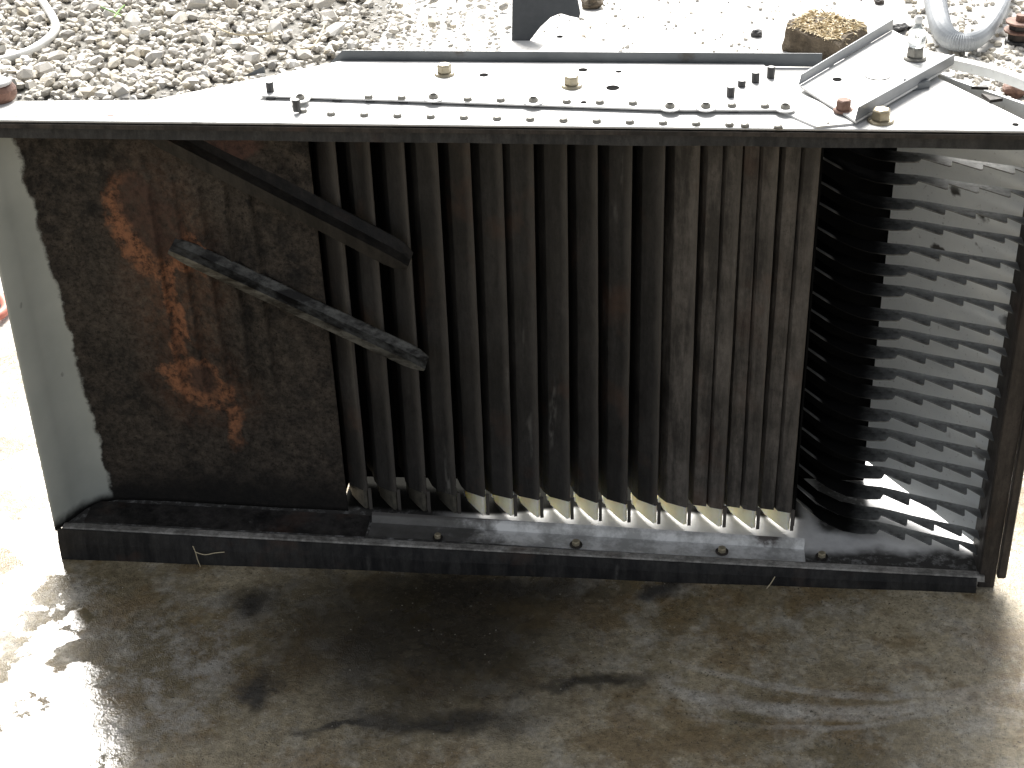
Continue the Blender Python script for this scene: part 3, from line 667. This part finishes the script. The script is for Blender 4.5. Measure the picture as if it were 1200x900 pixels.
# crumbs scattered over the pale yard right of the gravel
V_=[];F_=[];tone=[]
def scatter(px0,px1,py0,py1,n_,r0,r1):
    for k in range(n_):
        px=rs.uniform(px0,px1); py=rs.uniform(py0,py1); p=onz(px,py,0); r=rs.uniform(r0,r1); vs,fs=rs.choice(raw); Mx=Euler(rot()).to_matrix(); b0=len(V_)
        for v in vs: V_.append(tuple(Mx@(v*r)+Vector((p.x,p.y,r*.4))))
        t_=rs.random()
        for f in fs: F_.append(tuple(i+b0 for i in f)); tone.append(t_)
scatter(640,1010,-10,70,170,.002,.008); scatter(1060,1230,-10,130,520,.003,.014); scatter(1110,1230,60,150,260,.004,.012)
me=bpy.data.meshes.new('crumbs'); me.from_pydata(V_,[],F_); at_=me.attributes.new('tone','FLOAT','FACE'); at_.data.foreach_set('value',tone); me.materials.append(m_stones)
o=bpy.data.objects.new('loose_crumbs',me); sc.collection.objects.link(o); tag(o,'loose stone crumbs strewn over the bright yard behind the frame','crumbs',kind='stuff')
# ------------------------------------------------------------ things lying about behind the frame
def flat_thing(name,pts,z,h,mat,label,cat,**k):
    q=[onz(x,y,z) for x,y in pts]; c=sum(q,Vector())/len(q); bm=bmesh.new(); prism(bm,[(v.x-c.x,v.y-c.y,0) for v in q],(0,0,h)); o=link(name,bm,mat,None,**k); o.location=(c.x,c.y,z); tag(o,label,cat); return o
# dark torn sheet standing up behind the frame (its shaded face towards us)
q=[ony(x,y,2.25) for x,y in ((598,-14),(603,8),(600,16),(601,66),(622,66),(634,52),(646,42),(657,38),(668,41),(679,43),(680,38),(676,20),(655,10),(632,-2),(625,-14))]
bm=bmesh.new(); prism(bm,[(v.x,v.y+.35*(v.z),v.z) for v in q],(0,.004,0)); c=q[3]
o=link('torn_sheet',bm,m_rubber); zmin=min(v.co.z for v in o.data.vertices)
for v in o.data.vertices: v.co.z-=zmin-.0; v.co.x-=c.x; v.co.y-=c.y
o.location=(c.x,c.y,0.0); tag(o,'dark grey torn sheet with a notched flaring end standing behind the frame','sheet')
m_white=simple('white sheet',(.75,.75,.74),(.68,.68,.67),.4,0,20)
o=flat_thing('white_cover',[(626,66),(648,44),(660,39),(676,42),(690,48),(735,66)],.03,.003,m_white,'smooth white sheet with a small hole beside the dark torn sheet','sheet')
bm=bmesh.new(); lathe(bm,[(.008,0),(.008,.0006)],(0,0,0),14); hh=link('hole',bm,m_void,o); hp=onz(656,43,.0335); hh.location=hp-o.location
# white hose curling in at the top left
bm=bmesh.new(); pts=spline([onz(34,-20,.03),onz(50,2,.03),onz(65,28,.032),onz(58,44,.03),onz(34,60,.028),onz(0,71,.026),onz(-40,78,.024)],8)
tube(bm,pts,.0115,12); tag(link('white_hose',bm,m_hose,smooth=True),'white hose curling over the grey gravel at top left','hose')
# clod of dark peat with straw on top
c0=onz(968,66,0); o_=empty('straw_clod',(c0.x,c0.y+.03,0)); tag(o_,'brown block of matted straw lying behind the end of the rear flange','straw block')
bm=bmesh.new(); bmesh.ops.create_cube(bm,size=1); bmesh.ops.subdivide_edges(bm,edges=bm.edges[:],cuts=7,use_grid_fill=True)
for v in bm.verts:
    q=v.co.copy(); rnd_=q.normalized()*.62; q=q.lerp(rnd_,.18); q=Vector((q.x*.175,q.y*.125,q.z*.075+.036)); q+=Vector((noise.noise(q*22),noise.noise(q*22+Vector((7,0,0))),noise.noise(q*22+Vector((0,9,0)))))*.014; v.co=q
cl=link('peat_body',bm,m_clod,o_,smooth=False); cl.rotation_euler=(R(8),R(3),R(-38))
bm=bmesh.new()
for k in range(700):
    x=rs.uniform(-.078,.078); y=rs.uniform(-.055,.055); z=.076+rs.uniform(-.004,.006)-abs(x)*.05-(.01 if rs.random()<.1 else 0); a=rs.uniform(0,6.28); L=rs.uniform(.012,.036); d=Vector((math.cos(a),math.sin(a),rs.uniform(-.25,.25)))*L; s_=Vector((-d.y,d.x,0)).normalized()*rs.uniform(.0009,.0018)
    p=Vector((x,y,z)); vv=[bm.verts.new(t) for t in (p-d/2-s_,p-d/2+s_,p+Vector((0,0,.003))+s_,p+d/2+s_*.5,p+d/2-s_*.5,p+Vector((0,0,.003))-s_)]
    bm.faces.new(vv)
stw=link('straw',bm,m_straw,o_); stw['kind']='stuff'; stw.rotation_euler=cl.rotation_euler
# small dark lumps
def lump(px,py,r,lab,mat=m_clod,sq=.7):
    p=onz(px,py,0); bm=bmesh.new(); bmesh.ops.create_icosphere(bm,subdivisions=3,radius=r)
    for v in bm.verts: v.co=v.co*(1+.35*noise.noise(v.co/r*1.3+Vector((px,0,0)))); v.co.z*=sq
    o=link('clod',bm,mat); o.location=(p.x,p.y,r*.45); tag(o,lab,'clod'); return o
lump(886,42,.016,'small dark clod on the white yard left of the straw block',m_stud)
lump(1053,36,.024,'black clod just behind the tip of the bracket',m_stud,.5)
lump(1069,34,.016,'smaller black clod between the bracket tip and the bottle',m_stud,.5)
lump(694,8,.030,'brown clod right of the torn dark sheet at the top edge',m_clod,.6)
lump(1030,4,.014,'small grey clod at the top edge above the bracket',m_frame,.5)
# corrugated hose loop at the top right
pts=spline([onz(1092,-40,.035),onz(1096,0,.035),onz(1106,38,.035),onz(1128,50,.035),onz(1150,42,.035),onz(1170,15,.035),onz(1182,-14,.035),onz(1190,-40,.035)],26)
bm=bmesh.new(); NP=len(pts); tube(bm,pts,.03,16,radf=lambda i:(.030-.014*min(1,i/NP*1.3))*(1+(.10 if i%2 else -.04)))
tag(link('corrugated_hose',bm,m_corr,smooth=False),'grey corrugated hose bent in a loop at the top right','hose')
# rusty threaded stack at the right edge
p=onz(1192,52,0); o=empty('rusty_spindle',(p.x,p.y,0)); tag(o,'rusty stacked nuts on a spindle end at the right edge','machine part')
for k,(r,z0,z1,mt) in enumerate(((.032,0,.014,m_stud),(.026,.0141,.034,m_frame),(.038,.0341,.040,m_rust),(.026,.0401,.056,m_frame),(.036,.0561,.062,m_rust),(.012,.0621,.078,m_rust))):
    bm=bmesh.new(); lathe(bm,[(r*.96,z0),(r,z0+.001),(r,z1-.001),(r*.96,z1)],(0,0,0),6 if k in (1,3) else 18); link('nut' if k in (1,3) else ('stem' if k==5 else 'disc'),bm,mt,o)
# little clear bottle standing on the bracket bolt
p=onz(1072,60,ZT+.024); o=empty('small_bottle',(bb.location.x,bb.location.y+.1,ZT+.0246)); tag(o,'small clear plastic bottle cap-up on the bolt at the bracket end','bottle')
bm=bmesh.new(); lathe(bm,[(.0095,0),(.0115,.002),(.012,.014),(.0105,.020),(.005,.026),(.0042,.031)],(0,0,0),18); link('bottle_body',bm,m_clear,o,smooth=True)
bm=bmesh.new(); lathe(bm,[(.0052,.0312),(.0052,.036),(.003,.040)],(0,0,0),14); link('bottle_cap',bm,m_white,o)
# rust lump right, red scrap left
q=lump(1190,112,.03,'rusty reddish lump at the right edge below the long bar',m_rust,.7)
p=onz(-3,374,0); bm=bmesh.new(); tube(bm,spline([(p.x-.05,p.y-.05,.012),(p.x,p.y-.03,.014),(p.x+.012,p.y+.02,.012),(p.x-.02,p.y+.07,.012)],6),.009,10)
tag(link('red_hose',bm,simple('faded red rubber',(.45,.12,.08),(.5,.2,.15),.6,0,40),smooth=True),'faded red hose end on the floor at the left edge','hose')
# straw wisps
def wisp(ptslist,z,r,label,mat=m_twig,onyv=None,name='straw_wisp',cat='straw'):
    bm=bmesh.new()
    for pts in ptslist:
        q=[(ony(x,y,onyv) if onyv is not None else onz(x,y,z)) for x,y in pts]; tube(bm,spline(q,5),r,5)
    return tag(link(name,bm,mat),label,cat)
wisp([((226,640),(229,647),(232,657),(235,664)),((229,647),(240,650),(252,648),(263,647))],0,.0007,'forked pale straw stuck to the black flange at its left',onyv=-.0085)
wisp([((898,690),(903,684),(908,676))],0,.0008,'single pale straw stuck on the black flange near its right end',onyv=-.010)
wisp([((245,24),(262,36),(285,41),(320,38))],.05,.002,'thin pale twig lying over the gravel in its middle')
wisp([((352,57),(366,55),(376,40),(380,30))],.05,.002,'curved pale twig at the right edge of the gravel')
wisp([((118,8),(128,12),(142,18)),((134,20),(140,12),(146,6))],.06,.0022,'green grass blades poking out of the gravel',m_grass,name='grass_blade',cat='grass')
